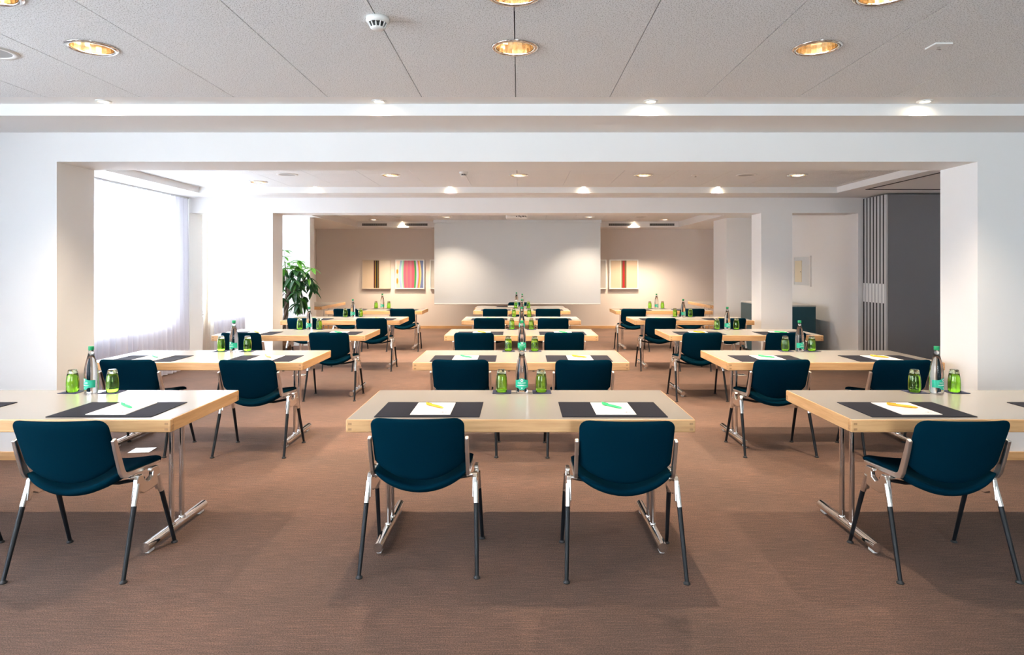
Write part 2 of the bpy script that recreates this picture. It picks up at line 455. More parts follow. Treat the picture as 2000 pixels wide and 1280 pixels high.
# ------------------------------------------------------------------ curtains
def curtain(name, label, y0, y1, material, x=-5.0, amp=0.032, per=0.115, z1=ZS - 0.02, flare=0.0, rail=True, seed=1):
    rnd = random.Random(seed)
    root = thing(name, label, 'curtain', (x, (y0 + y1) / 2, 0))
    n = int((y1 - y0) / per * 10); rows = 16
    ph = [rnd.uniform(-1, 1) for _ in range(64)]
    def wob(t, zz):
        return 0.35 * math.sin(t * 2.1 + ph[0] * 3 + zz * 0.8) + 0.25 * math.sin(t * 0.73 + ph[1] * 4 - zz * 0.5)
    vs = []; fs = []
    for r in range(rows + 1):
        z = 0.015 + (z1 - 0.015) * r / rows
        loose = (1 - r / rows)
        for i in range(n + 1):
            y = y0 + (y1 - y0) * i / n
            t = 2 * math.pi * (y - y0) / per
            A = amp * (0.75 + 0.45 * loose * (1 + 0.5 * math.sin(t / 3.7 + ph[2] * 5)))
            xx = A * math.sin(t + loose * wob(t / 6, z) * 1.6) + 0.008 * math.sin(t * 2 + ph[3])
            yy = y + flare * loose * ((i / n) ** 2) + 0.3 * amp * math.sin(2 * t) * 0.5
            vs.append((xx, yy - (y0 + y1) / 2, z))
    for r in range(rows):
        for i in range(n):
            a = r * (n + 1) + i
            fs.append((a, a + 1, a + n + 2, a + n + 1))
    MB().add(vs, fs, True).build('fabric', material, root)
    if rail:
        MB().box(-0.012, 0.012, y0 - (y0 + y1) / 2, y1 - (y0 + y1) / 2, z1 - 0.004, z1 + 0.018).build('curtain_rail', 'panel_grey', root)
curtain('sheer_curtain', 'large white sheer curtain glowing in front of the middle window', 5.5, 9.6, 'dense_voile', seed=3)
curtain('sheer_curtain', 'unseen white sheer curtain added left of the view to soften the light', -3.1, 4.9, 'sheer_voile', z1=ZC-0.02, seed=9)  # out of view, added to balance the light of the near window
curtain('sheer_curtain', 'narrower white sheer curtain seen through the left side opening', 10.36, 12.5, 'dense_voile', z1=ZS3 - 0.02, seed=5)
curtain('gathered_drape', 'gathered beige drape hanging left of the far white curtain', 10.05, 10.22, 'beige_voile', amp=0.045, per=0.07, z1=ZS3 - 0.02, flare=0.06, rail=False, x=-4.97, seed=8)

# ------------------------------------------------------------------ ceiling fixtures
def downlight():
    root = link('downlight', None)
    MB().lathe([(0.098, 0.0), (0.100, -0.007), (0.108, -0.010), (0.121, -0.006), (0.125, 0.0), (0.098, 0.0)], 40).build('trim_ring', 'chrome', root, fix=True)
    mb = MB().lathe([(0.099, -0.001), (0.094, 0.045), (0.080, 0.095), (0.060, 0.135)], 22, smooth=False)
    mb.build('reflector', 'gold_reflector', root)
    MB().lathe([(0.1035, 0.001), (0.1035, 0.150), (0.0, 0.150)], 24).build('housing', 'dark_grille', root)  # unseen can, added to keep bulb light out of the tile seams
    mb = MB().disc(0.062, 0.135, 24, up=False).lathe([(0.0, 0.085), (0.016, 0.088), (0.022, 0.105), (0.022, 0.134)], 16)
    mb.build('bulb', 'bulb_glow', root)
    l = bpy.data.lights.new('downlight_beam', 'SPOT')
    l.energy = DOWN_W[0]; l.color = WARM; l.spot_size = math.radians(118); l.spot_blend = 1.0; l.shadow_soft_size = 0.05
    lo = bpy.data.objects.new('lamp_light', l); COL.objects.link(lo); lo.parent = root; lo.location = (0, 0, -0.012)
    return root
DL = ['near row, far left above the window-side table', 'near row, centre above the front table', 'near row, right of the middle',
      'cut by the top edge of the picture, left', 'cut by the top edge of the picture, centre', 'cut by the top edge of the picture, right',
      'middle room, leftmost beside the curtain', 'middle room, left of the smoke detector', 'middle room, in the centre', 'middle room, right of the centre', 'middle room, rightmost towards the partition',
      'middle room front row, left, unseen fill added behind the beam', 'middle room front row, centre, unseen fill added behind the beam', 'middle room front row, right, unseen fill added behind the beam',
      'far room, above the left pair of vents', 'far room, left above the screen', 'far room, right above the screen', 'far room, above the right pair of vents',
      'far room, left, unseen fill added behind the beam', 'far room, right, unseen fill added behind the beam', 'far room, leftmost, unseen fill added behind the beam', 'far room, rightmost, unseen fill added behind the beam', 'far room, centre, unseen fill added behind the beam']
p0 = downlight()
for i, (x, y) in enumerate(DOWN):
    room_power(place(p0, i > 0, (x, y, ZC), 0, 'round chrome downlight, ' + DL[i], 'downlight', 'recessed chrome downlights'), y, DOWN_W)
def halogen():
    root = link('halogen_spot', None)
    MB().lathe([(0.030, -0.004), (0.034, -0.008), (0.048, -0.006), (0.052, 0.0), (0.030, 0.0), (0.030, -0.004)], 32).build('trim_ring', 'white_plastic', root, fix=True)
    MB().disc(0.031, -0.003, 24, up=False).build('lens', 'halogen_glow', root)
    l = bpy.data.lights.new('halogen_beam', 'SPOT')
    l.energy = SPOT_W[0]; l.color = (1.0, 0.79, 0.58); l.spot_size = math.radians(112); l.spot_blend = 1.0; l.shadow_soft_size = 0.02
    lo = bpy.data.objects.new('lamp_light', l); COL.objects.link(lo); lo.parent = root; lo.location = (0, 0, -0.012)
    return root
p0 = halogen()
SPX = [-2.88, -0.97, 0.917, 2.82]; HPX = [-2.2, -0.97, 0.917, 2.2]; PN = ['leftmost', 'left of centre', 'right of centre', 'rightmost']
k = 0
for (y, z, rm, xs) in ((4.405, ZC, 'near cross wall', SPX), (8.985, ZC, 'middle room margin', SPX), (6.045, ZC, 'hidden side of the near beam', HPX), (10.55, ZC, 'hidden side of the far beam', HPX), (15.44, ZC, 'far room', [-2.83, 2.81])):
    for i, x in enumerate(xs):
        lab = ('left' if x < 0 else 'right') if len(xs) == 2 else PN[i]
        room_power(place(p0, k > 0, (x, y, z), 0, 'small glowing halogen spot by the %s, %s' % (rm, lab), 'spotlight', 'small halogen spots'), y, SPOT_W); k += 1
# smoke detectors
def smoke():
    root = link('smoke_detector', None)
    MB().lathe([(0.0, 0), (0.052, 0), (0.054, -0.012), (0.050, -0.022), (0.044, -0.026)], 32).build('base', 'white_plastic', root, fix=True)
    MB().lathe([(0.030, -0.026), (0.028, -0.045)], 24).build('chamber', 'dark_grille', root)
    mb = MB()
    for i in range(12):
        a = 2 * math.pi * i / 12; c, s_ = math.cos(a), math.sin(a)
        mb.tube([(0.043 * c, 0.043 * s_, -0.024), (0.030 * c, 0.030 * s_, -0.048)], 0.003, 6)
    mb.build('fins', 'white_plastic', root)
    MB().lathe([(0.031, -0.044), (0.031, -0.049), (0.024, -0.054), (0.0, -0.056)], 24).build('cap', 'white_plastic', root, fix=True)
    return root
p0 = smoke()
place(p0, False, (-0.655, 2.95, ZC), 0, 'white smoke detector on the near ceiling', 'smoke detector', 'smoke detectors')
place(p0, True, (-0.66, 7.62, ZC), 0, 'small white smoke detector on the middle room ceiling', 'smoke detector', 'smoke detectors')
def sprinkler():
    root = link('sprinkler', None)
    MB().bbox(-0.045, 0.045, -0.045, 0.045, -0.008, 0, 0.002).build('plate', 'white_plastic', root)
    MB().tube([(0, 0, -0.008), (0, 0, -0.022)], 0.008, 10).tube([(-0.012, 0, -0.022), (0.012, 0, -0.022)], 0.003, 8).build('nozzle', 'chrome', root)
    return root
p0 = sprinkler()
place(p0, False, (2.19, 3.31, ZC), 0, 'square white sprinkler plate at the right of the near ceiling', 'sprinkler', 'ceiling sprinklers')
place(p0, True, (2.19, 7.86, ZC), 0, 'square white sprinkler plate on the middle room ceiling', 'sprinkler', 'ceiling sprinklers')
def speaker():
    root = link('ceiling_speaker', None)
    MB().lathe([(0.095, -0.004), (0.100, -0.008), (0.125, -0.006), (0.128, 0.0), (0.095, 0.0), (0.095, -0.004)], 36).build('ring', 'white_plastic', root, fix=True)
    MB().disc(0.096, -0.0035, 36, up=False).build('grille', 'speaker_mesh', root)
    return root
p0 = speaker()
place(p0, False, (-2.83, 3.40, ZC), 0, 'round ceiling speaker cut by the left picture edge', 'speaker', 'ceiling speakers')
place(p0, True, (-2.85, 7.82, ZC), 0, 'round grey ceiling speaker in the middle room, left', 'speaker', 'ceiling speakers')
place(p0, True, (2.82, 7.86, ZC), 0, 'round grey ceiling speaker in the middle room, right', 'speaker', 'ceiling speakers')
place(p0, True, (-2.72, 14.2, ZC), 0, 'round ceiling speaker in the far room, left', 'speaker', 'ceiling speakers')
place(p0, True, (2.72, 14.2, ZC), 0, 'round ceiling speaker in the far room, right', 'speaker', 'ceiling speakers')
# air vents in the far bulkhead
def vent():
    root = link('air_vent', None)
    fr = MB().box(-0.31, 0.31, -0.006, 0, -0.034, -0.028).box(-0.31, 0.31, -0.006, 0, 0.028, 0.034).box(-0.31, -0.304, -0.006, 0, -0.028, 0.028).box(0.304, 0.31, -0.006, 0, -0.028, 0.028)
    fr.build('frame', 'panel_frame', root)
    MB().box(-0.304, 0.304, -0.002, 0, -0.028, 0.028).build('duct', 'dark_grille', root)
    mb = MB()
    for i in range(24): x = -0.296 + i * 0.0257; mb.box(x - 0.003, x + 0.003, -0.006, -0.002, -0.028, 0.028)
    o = mb.build('fins', 'speaker_mesh', root); o['kind'] = 'stuff'
    return root
p0 = vent()
for i, (px, nm) in enumerate(((731.5, 'leftmost'), (811, 'just left of the screen'), (1213, 'just right of the screen'), (1293, 'rightmost'))):
    place(p0, i > 0, ((px - VX) * 15.52 / F, 15.519, 2.600), 0, 'grey slatted air vent high on the far bulkhead, ' + nm, 'air vent', 'air vents above the end wall')

# ------------------------------------------------------------------ screen, projector, pictures
root = thing('projection_screen', 'large pale grey projection screen hanging before the end wall', 'screen', (-0.03, 15.05, 0))
MB().box(-1.97, 1.97, -0.002, 0.002, 0.695, 2.64).build('fabric', 'screen_fabric', root)
MB().box(-1.99, 1.99, -0.03, 0.05, 2.61, ZC - 0.001).build('housing', 'screen_fabric', root)
MB().bbox(-1.97, 1.97, -0.010, 0.010, 0.672, 0.695, 0.004).build('weight_bar', 'white_plastic', root)
root = thing('projector', 'white ceiling projector seen from behind below the far beam', 'projector', (-0.04, 13.0, 0))
o = MB().bbox(-0.225, 0.225, -0.15, 0.15, 2.532, 2.632, 0.02).build('body', 'white_plastic', root); bevel(o, 0.01)
MB().tube([(0, 0, 2.63), (0, 0, ZC)], 0.03, 16).build('mount', 'white_plastic', root)
mb = MB()
for (x, z, a, b) in ((0.0, 2.58, 0.012, 0.010), (0.05, 2.585, 0.018, 0.008), (0.085, 2.57, 0.012, 0.012), (0.13, 2.582, 0.018, 0.010), (0.175, 2.585, 0.02, 0.006), (0.19, 2.567, 0.012, 0.006)):
    mb.box(x - a, x + a, -0.153, -0.149, z - b, z + b)
mb.build('sockets', 'dark_grille', root)
mb = MB().lathe([(0.0, 0), (0.035, 0), (0.04, 0.03)], 20)
for i, v_ in enumerate(mb.v): mb.v[i] = (v_[0] - 0.08, 0.150 + 0.004 - v_[2] * 0.1, 2.582 + v_[1])
mb.build('lens', 'dark_grille', root)

def stripes(name, stops, curve=0.0, rough=0.35):
    m = mat(name, (0.6, 0.5, 0.4), rough, Coat_Weight=0.6, Coat_Roughness=0.03)
    tc = N(m, 'ShaderNodeTexCoord'); sp = N(m, 'ShaderNodeSeparateXYZ'); L(m, tc.outputs['Object'], sp.inputs[0])
    zz = N(m, 'ShaderNodeMath', operation='MULTIPLY'); L(m, sp.outputs['Z'], zz.inputs[0]); L(m, sp.outputs['Z'], zz.inputs[1])
    z2 = N(m, 'ShaderNodeMath', operation='MULTIPLY'); z2.inputs[1].default_value = curve; L(m, zz.outputs[0], z2.inputs[0])
    z3 = N(m, 'ShaderNodeMath', operation='MULTIPLY'); L(m, z2.outputs[0], z3.inputs[0]); L(m, sp.outputs['X'], z3.inputs[1])
    ad = N(m, 'ShaderNodeMath', operation='ADD'); L(m, sp.outputs['X'], ad.inputs[0]); L(m, z3.outputs[0], ad.inputs[1])
    mr = N(m, 'ShaderNodeMapRange'); mr.inputs['From Min'].default_value = -0.35; mr.inputs['From Max'].default_value = 0.35
    L(m, ad.outputs[0], mr.inputs['Value'])
    base(m, ramp(m, mr.outputs[0], stops, 'CONSTANT'))
cr = (0.62, 0.50, 0.36)
stripes('print_dark_stripes', [(0, cr), (0.405, (0.07, 0.012, 0.015)), (0.45, (0.45, 0.30, 0.02)), (0.475, (0.012, 0.012, 0.022)), (0.54, (0.25, 0.24, 0.03)), (0.565, (0.10, 0.02, 0.025)), (0.60, (0.66, 0.58, 0.47))])
stripes('print_pink_stripes', [(0, (0.75, 0.55, 0.42)), (0.10, (0.30, 0.40, 0.62)), (0.17, (0.36, 0.62, 0.55)), (0.215, (0.22, 0.48, 0.30)), (0.265, (0.46, 0.085, 0.14)), (0.36, (0.42, 0.13, 0.13)), (0.42, (0.44, 0.08, 0.14)), (0.50, (0.42, 0.13, 0.15)), (0.57, (0.42, 0.07, 0.11)), (0.67, (0.03, 0.24, 0.04)), (0.735, (0.36, 0.58, 0.50)), (0.765, (0.58, 0.34, 0.55)), (0.815, (0.34, 0.06, 0.05)), (0.835, (0.62, 0.28, 0.02)), (0.875, (0.68, 0.46, 0.18)), (0.915, (0.10, 0.14, 0.28))], curve=1.3)
stripes('print_pale_grey', [(0, (0.52, 0.50, 0.44)), (0.35, (0.60, 0.57, 0.52)), (0.6, (0.50, 0.47, 0.43))], curve=1.0)
stripes('print_red_stripe', [(0, (0.52, 0.50, 0.41)), (0.04, cr), (0.375, (0.68, 0.62, 0.48)), (0.41, (0.17, 0.10, 0.035)), (0.46, (0.38, 0.006, 0.012)), (0.525, (0.14, 0.09, 0.01)), (0.555, (0.15, 0.10, 0.06)), (0.59, (0.66, 0.50, 0.36))])
YW = 16.16
def picture(px0, px1, art, fr, label, accents=None):
    x0, x1 = (px0 - VX) * YW / F, (px1 - VX) * YW / F
    cx, hw = (x0 + x1) / 2, (x1 - x0) / 2; cz = HC - (536 - VY) * YW / F; hh = 28.5 * YW / F
    root = thing('picture', label, 'picture', (cx, YW - 0.03, cz), group='framed prints on the end wall')
    f = MB()
    t = 0.022
    f.box(-hw, hw, -0.02, 0.03, hh - t, hh).box(-hw, hw, -0.02, 0.03, -hh, -hh + t).box(-hw, -hw + t, -0.02, 0.03, -hh + t, hh - t).box(hw - t, hw, -0.02, 0.03, -hh + t, hh - t)
    f.build('frame', fr, root)
    MB().box(-hw + t, hw - t, -0.010, 0.02, -hh + t, hh - t).build('print', art, root)
    return root, hw, hh
picture(708, 763.5, 'print_dark_stripes', 'frame_wood', 'cream print with thin dark vertical stripes, leftmost on the end wall')
r2, hw, hh = picture(773, 829, 'print_pink_stripes', 'frame_white', 'framed print with wide pink band and coloured curved stripes')
mb = MB()
for (zc_, rr) in ((0.07, 0.06), (-0.17, 0.075)):
    vs = [(-hw + 0.045 + 0.026 * math.cos(a * math.pi / 7), -0.0106, zc_ + rr * math.sin(a * math.pi / 7) * (1 + 0.25 * math.sin(a * 3))) for a in range(14)]
    mb.add(vs, [tuple(range(14))])
mb.build('orange_motif', 'orange_ink', r2) if 'orange_ink' in MATS else (mat('orange_ink', (0.55, 0.20, 0.01), 0.5), mb.build('orange_motif', 'orange_ink', r2))
picture(840, 896, 'print_pale_grey', 'frame_white', 'white framed pale print half hidden by the left screen edge')
picture(1128, 1184, 'print_pale_grey', 'frame_white', 'white framed pale print half hidden by the right screen edge')
picture(1190, 1246, 'print_red_stripe', 'frame_white', 'cream print with a red vertical stripe right of the screen')

# ------------------------------------------------------------------ right side: partition, cabinet, wall panel
root = thing('folding_partition', 'stack of grey folding partition panels parked at the right wall', 'partition', (5.22, 9.0, 0))
for i in range(7):
    y = 0.02 + i * 0.086
    pn = MB().box(0.03, 1.15, y, y + 0.074, 0.012, 2.575).build('panel', 'partition_grey', root)
    MB().bbox(0.0, 0.03, y, y + 0.052, 0.012, 2.575, 0.003).build('edge_profile', 'partition_edge', pn)
    MB().box(0.002, 0.03, y + 0.052, y + 0.0855, 0.012, 2.575).build('seal_gap', 'black_rubber', pn)  # black seal set flush, also painting in the shaded gap between panels
    MB().bbox(-0.003, 0.02, y + 0.045, y + 0.080, 1.02, 1.30, 0.002).build('latch_plate', 'white_plastic', pn)
root = thing('ceiling_track', 'dark ceiling track for the folding partition, upper right', 'track', (4.72, 7.0, ZS))
MB().box(-0.012, 0.012, -1.5, 1.62, -0.006, 0).build('rail', 'dark_grille', root)
MB().box(0.012, 1.6, 1.60, 1.624, -0.006, 0).build('cross_rail', 'dark_grille', root)
root = thing('low_cabinet', 'teal low cabinet with pale top standing behind the right pillar', 'cabinet', (4.58, 11.27, 0))
MB().bbox(-0.36, 0.34, -0.76, 0.76, 0.04, 0.885, 0.003).build('body', 'cabinet_teal', root)
MB().box(-0.34, 0.33, -0.73, 0.74, 0.0, 0.04).build('plinth', 'black_paint', root)
MB().bbox(-0.365, 0.345, -0.765, 0.765, 0.885, 0.91, 0.003).build('worktop', 'cabinet_top', root)
for i in range(2):
    d = MB().bbox(-0.372, -0.360, -0.755 + i * 0.757, -0.002 + i * 0.757, 0.05, 0.88, 0.002).build('door', 'cabinet_teal', root)
    MB().tube([(-0.385, -0.06 + i * 0.12, 0.70), (-0.385, -0.06 + i * 0.12, 0.80)], 0.006, 8).build('handle', 'brushed_aluminium', d)
root = thing('electrical_panel', 'white framed electrical panel with cream door on the right wall', 'panel', (XR3, 11.49, 1.475))
mb = MB().box(-0.03, 0, -0.335, 0.335, -0.272, -0.255).box(-0.03, 0, -0.335, 0.335, 0.255, 0.272).box(-0.03, 0, -0.335, -0.315, -0.255, 0.255).box(-0.03, 0, 0.315, 0.335, -0.255, 0.255)
mb.build('frame', 'panel_frame', root)
MB().box(-0.015, 0, -0.315, 0.315, -0.255, 0.255).build('backing', 'panel_grey', root)
d = MB().bbox(-0.024, -0.015, 0.02, 0.30, -0.20, 0.19, 0.002).build('door', 'panel_cream', root)
MB().bbox(-0.030, -0.024, 0.035, 0.060, -0.02, -0.008, 0.001).build('latch', 'dark_grille', d)

# ------------------------------------------------------------------ potted tree
PX, PY = -4.34, 11.75
root = thing('potted_tree', 'leafy green potted tree with braided trunk behind the left pillar', 'plant', (PX, PY, 0))
pot = MB().lathe([(0.0, 0.0), (0.115, 0.0), (0.15, 0.14), (0.165, 0.32), (0.155, 0.325), (0.15, 0.30)], 28, flute=(28, 0.003)).build('basket_pot', 'basket_weave', root)
MB().disc(0.15, 0.30, 24).build('soil', 'bark', root)
mb = MB()
for k in range(3):
    pts = []
    for i in range(22):
        t = i / 21; a = t * 9 + k * 2.094
        pts.append((0.025 * math.cos(a) + 0.06 * t, 0.025 * math.sin(a), 0.29 + 0.75 * t))
    mb.tube(pts, 0.022, 8)
mb.build('trunk', 'bark', root)
def leaf_mesh(material):
    vs = []; fs = []; n = 7
    for i in range(n + 1):
        t = i / n; wd = 0.5 * 0.34 * (math.sin(math.pi * min(1, t ** 0.8)) ** 0.8) if 0 < t < 1 else 0.004
        dr = -0.28 * t * t
        vs += [(-wd, t, dr + wd * 0.35), (0, t, dr), (wd, t, dr + wd * 0.35)]
    for i in range(n):
        a = i * 3
        fs += [(a, a + 1, a + 4, a + 3), (a + 1, a + 2, a + 5, a + 4)]
    return MB().add(vs, fs, True).mesh('leaf', material)
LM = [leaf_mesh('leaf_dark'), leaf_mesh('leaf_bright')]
rnd = random.Random(11)
br = MB(); nl = 0
tips = []
for k in range(44):
    while True:
        x, y, z = rnd.uniform(-1, 1), rnd.uniform(-1, 1), rnd.uniform(-1, 1)
        if x * x + y * y + z * z < 1: break
    tips.append((0.20 + 0.36 * x, 0.30 * y, 1.18 + 0.46 * z))
tips += [(0.02, -0.05, 1.85), (0.0, -0.02, 1.74), (0.28, -0.05, 1.66), (0.52, 0.0, 1.52), (0.45, -0.1, 1.44), (0.10, -0.1, 1.62)]
for k, tp in enumerate(tips):
    st = (0.06, 0, 0.98 + 0.05 * rnd.random())
    md = ((st[0] + tp[0]) / 2, (st[1] + tp[1]) / 2, (st[2] + tp[2]) / 2 + 0.08)
    br.tube([st, md, tp], [0.009, 0.006, 0.003], 6)
    nn = rnd.choice([4, 5, 5, 6]); a0 = rnd.uniform(0, 6.28)
    for i in range(nn):
        if nl >= 270: break
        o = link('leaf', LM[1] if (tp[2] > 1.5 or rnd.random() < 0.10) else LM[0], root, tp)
        s_ = rnd.uniform(0.15, 0.24)
        o.scale = (s_, s_, s_)
        o.rotation_euler = (rnd.uniform(-1.15, -0.25) if tp[2] < 1.5 else rnd.uniform(-0.5, 0.3), rnd.uniform(-0.3, 0.3), a0 + 6.283 * i / nn + rnd.uniform(-0.25, 0.25))
        nl += 1
br.build('branches', 'bark', root)

# ------------------------------------------------------------------ tables
TW, TD, TZ, TT = 1.80, 0.80, 0.7354, 0.066
def table_proto():
    root = link('conference_table', None)
    b = 0.026; x, y = TW / 2, TD / 2
    MB().box(-x + 0.007, x - 0.007, -y + 0.007, y - 0.007, TZ - 0.004, TZ + 0.0006).box(-x + b, x - b, -y + b, y - b, TZ - TT + 0.004, TZ - 0.004).build('tabletop', 'cream_laminate', root)
    for s_ in (-1, 1):
        o = MB().box(-x, x, s_ * y - (b if s_ > 0 else 0), s_ * y + (b if s_ < 0 else 0), TZ - TT, TZ).build('edge_band', 'beech_along', root); bevel(o, 0.006)
        o = MB().box(s_ * x - (b if s_ > 0 else 0), s_ * x + (b if s_ < 0 else 0), -y + b, y - b, TZ - TT, TZ).build('edge_band', 'beech_across', root); bevel(o, 0.003)
    fj = MB(); e = 0.0008
    for sx in (-1, 1):
        for sy in (-1, 1):
            for z in (TZ - 0.022, TZ - 0.050):
                cx = sx * (x - 0.022)
                fj.box(cx - 0.009, cx + 0.009, sy * y - e, sy * y + e, z - 0.006, z + 0.006)
                cy_ = sy * (y - 0.022); 
                fj.box(sx * x - e, sx * x + e, cy_ - 0.009, cy_ + 0.009, z - 0.020 if z > TZ - 0.03 else z - 0.006, z - 0.008 if z > TZ - 0.03 else z + 0.006)
    fj.build('finger_joints', 'beech_end_grain', root)['kind'] = 'stuff'
    for s_ in (-1, 1):
        lg = MB()
        for yy in (-0.055, 0.055):
            lg.tube([(0, yy, 0.045), (0, yy, TZ - TT)], 0.0145, 16)
            lg.lathe([(0.019, 0.050), (0.021, 0.062), (0.015, 0.072)], 16, c=(0, yy, 0))
        l = lg.build('table_leg', 'chrome', root, (s_ * 0.735, 0, 0))
        ft = MB().tube([(0, -0.315, 0.038), (0, 0.315, 0.038)], 0.0255, 18)
        ft.build('foot', 'chrome', l)
        for yy in (-0.27, 0.27):
            MB().bbox(-0.013, 0.013, yy - 0.026, yy + 0.026, 0.0, 0.018, 0.003).build('glide', 'clear_plastic', l)
        MB().bbox(-0.04, 0.04, -0.20, 0.20, TZ - TT - 0.012, TZ - TT, 0.003).build('mounting_plate', 'black_paint', l)
    return root
TP = table_proto()
ROWY = [3.265, 5.26, 7.41, 9.55, 11.77]           # front edges of the five rows
RN = ['front row', 'second row', 'third row', 'fourth row', 'fifth row']
COLX = {'window': [-2.69] * 5, 'centre': [0.01, 0.02, 0.03, 0.04, 0.06], 'right': [2.61, 2.634, 2.66, 2.65, 2.70]}
CN = {'window': 'window-side', 'centre': 'centre', 'right': 'right-hand'}
TABLES = []
n = 0
for r in range(5):
    for c in ('window', 'centre', 'right'):
        t = place(TP, n > 0, (COLX[c][r], ROWY[r] + TD / 2, 0), 0, 'cream table with beech edge and chrome legs, %s, %s' % (RN[r], CN[c]), 'table', 'cream conference tables in rows')
        for l in t.children:
            if l.name.startswith('table_leg'): l.location.x = math.copysign(0.752 if c == 'centre' else 0.716, l.location.x)
        TABLES.append((r, c, COLX[c][r], ROWY[r])); n += 1
SPY = 12.60
place(TP, True, (0.03, SPY + TD / 2, 0), 0, 'cream speaker table closest to the projection screen', 'table', 'cream conference tables in rows')
place(TP, True, (-4.47, 13.12 + 0.9, 0), math.pi / 2, 'beech edged side table behind the left far pier', 'table', 'cream conference tables in rows')
place(TP, True, (4.49, 13.55 + 0.9, 0), math.pi / 2, 'beech edged side table behind the right far pier', 'table', 'cream conference tables in rows')

# ------------------------------------------------------------------ chairs
def pillow(fn, nu, nv, T, ex=8):
    """closed shell around the mid-surface fn(u,v)->(point, normal); u,v in [-1,1]"""
    us = [math.sin(math.pi / 2 * (-1 + 2 * i / nu)) for i in range(nu + 1)]
    vs_ = [math.sin(math.pi / 2 * (-1 + 2 * j / nv)) for j in range(nv + 1)]
    V = []; Fc = []
    for side in (1, -1):
        for j in range(nv + 1):
            for i in range(nu + 1):
                u, v_ = us[i], vs_[j]
                e = 1e-3
                p = Vector(fn(u, v_))
                du = Vector(fn(min(1, u + e), v_)) - Vector(fn(max(-1, u - e), v_))
                dv = Vector(fn(u, min(1, v_ + e))) - Vector(fn(u, max(-1, v_ - e)))
                nrm = du.cross(dv)
                nrm = nrm.normalized() if nrm.length > 1e-12 else Vector((0, 0, 1))
                th = T / 2 * math.sqrt(max(0.0, (1 - abs(u) ** ex) * (1 - abs(v_) ** ex)))
                V.append(p + nrm * th * side)
    m_ = (nu + 1) * (nv + 1)
    for j in range(nv):
        for i in range(nu):
            a = j * (nu + 1) + i
            q = (a, a + 1, a + nu + 2, a + nu + 1)
            Fc.append(q); Fc.append(tuple(k + m_ for k in reversed(q)))
    return MB().add(V, Fc, True)
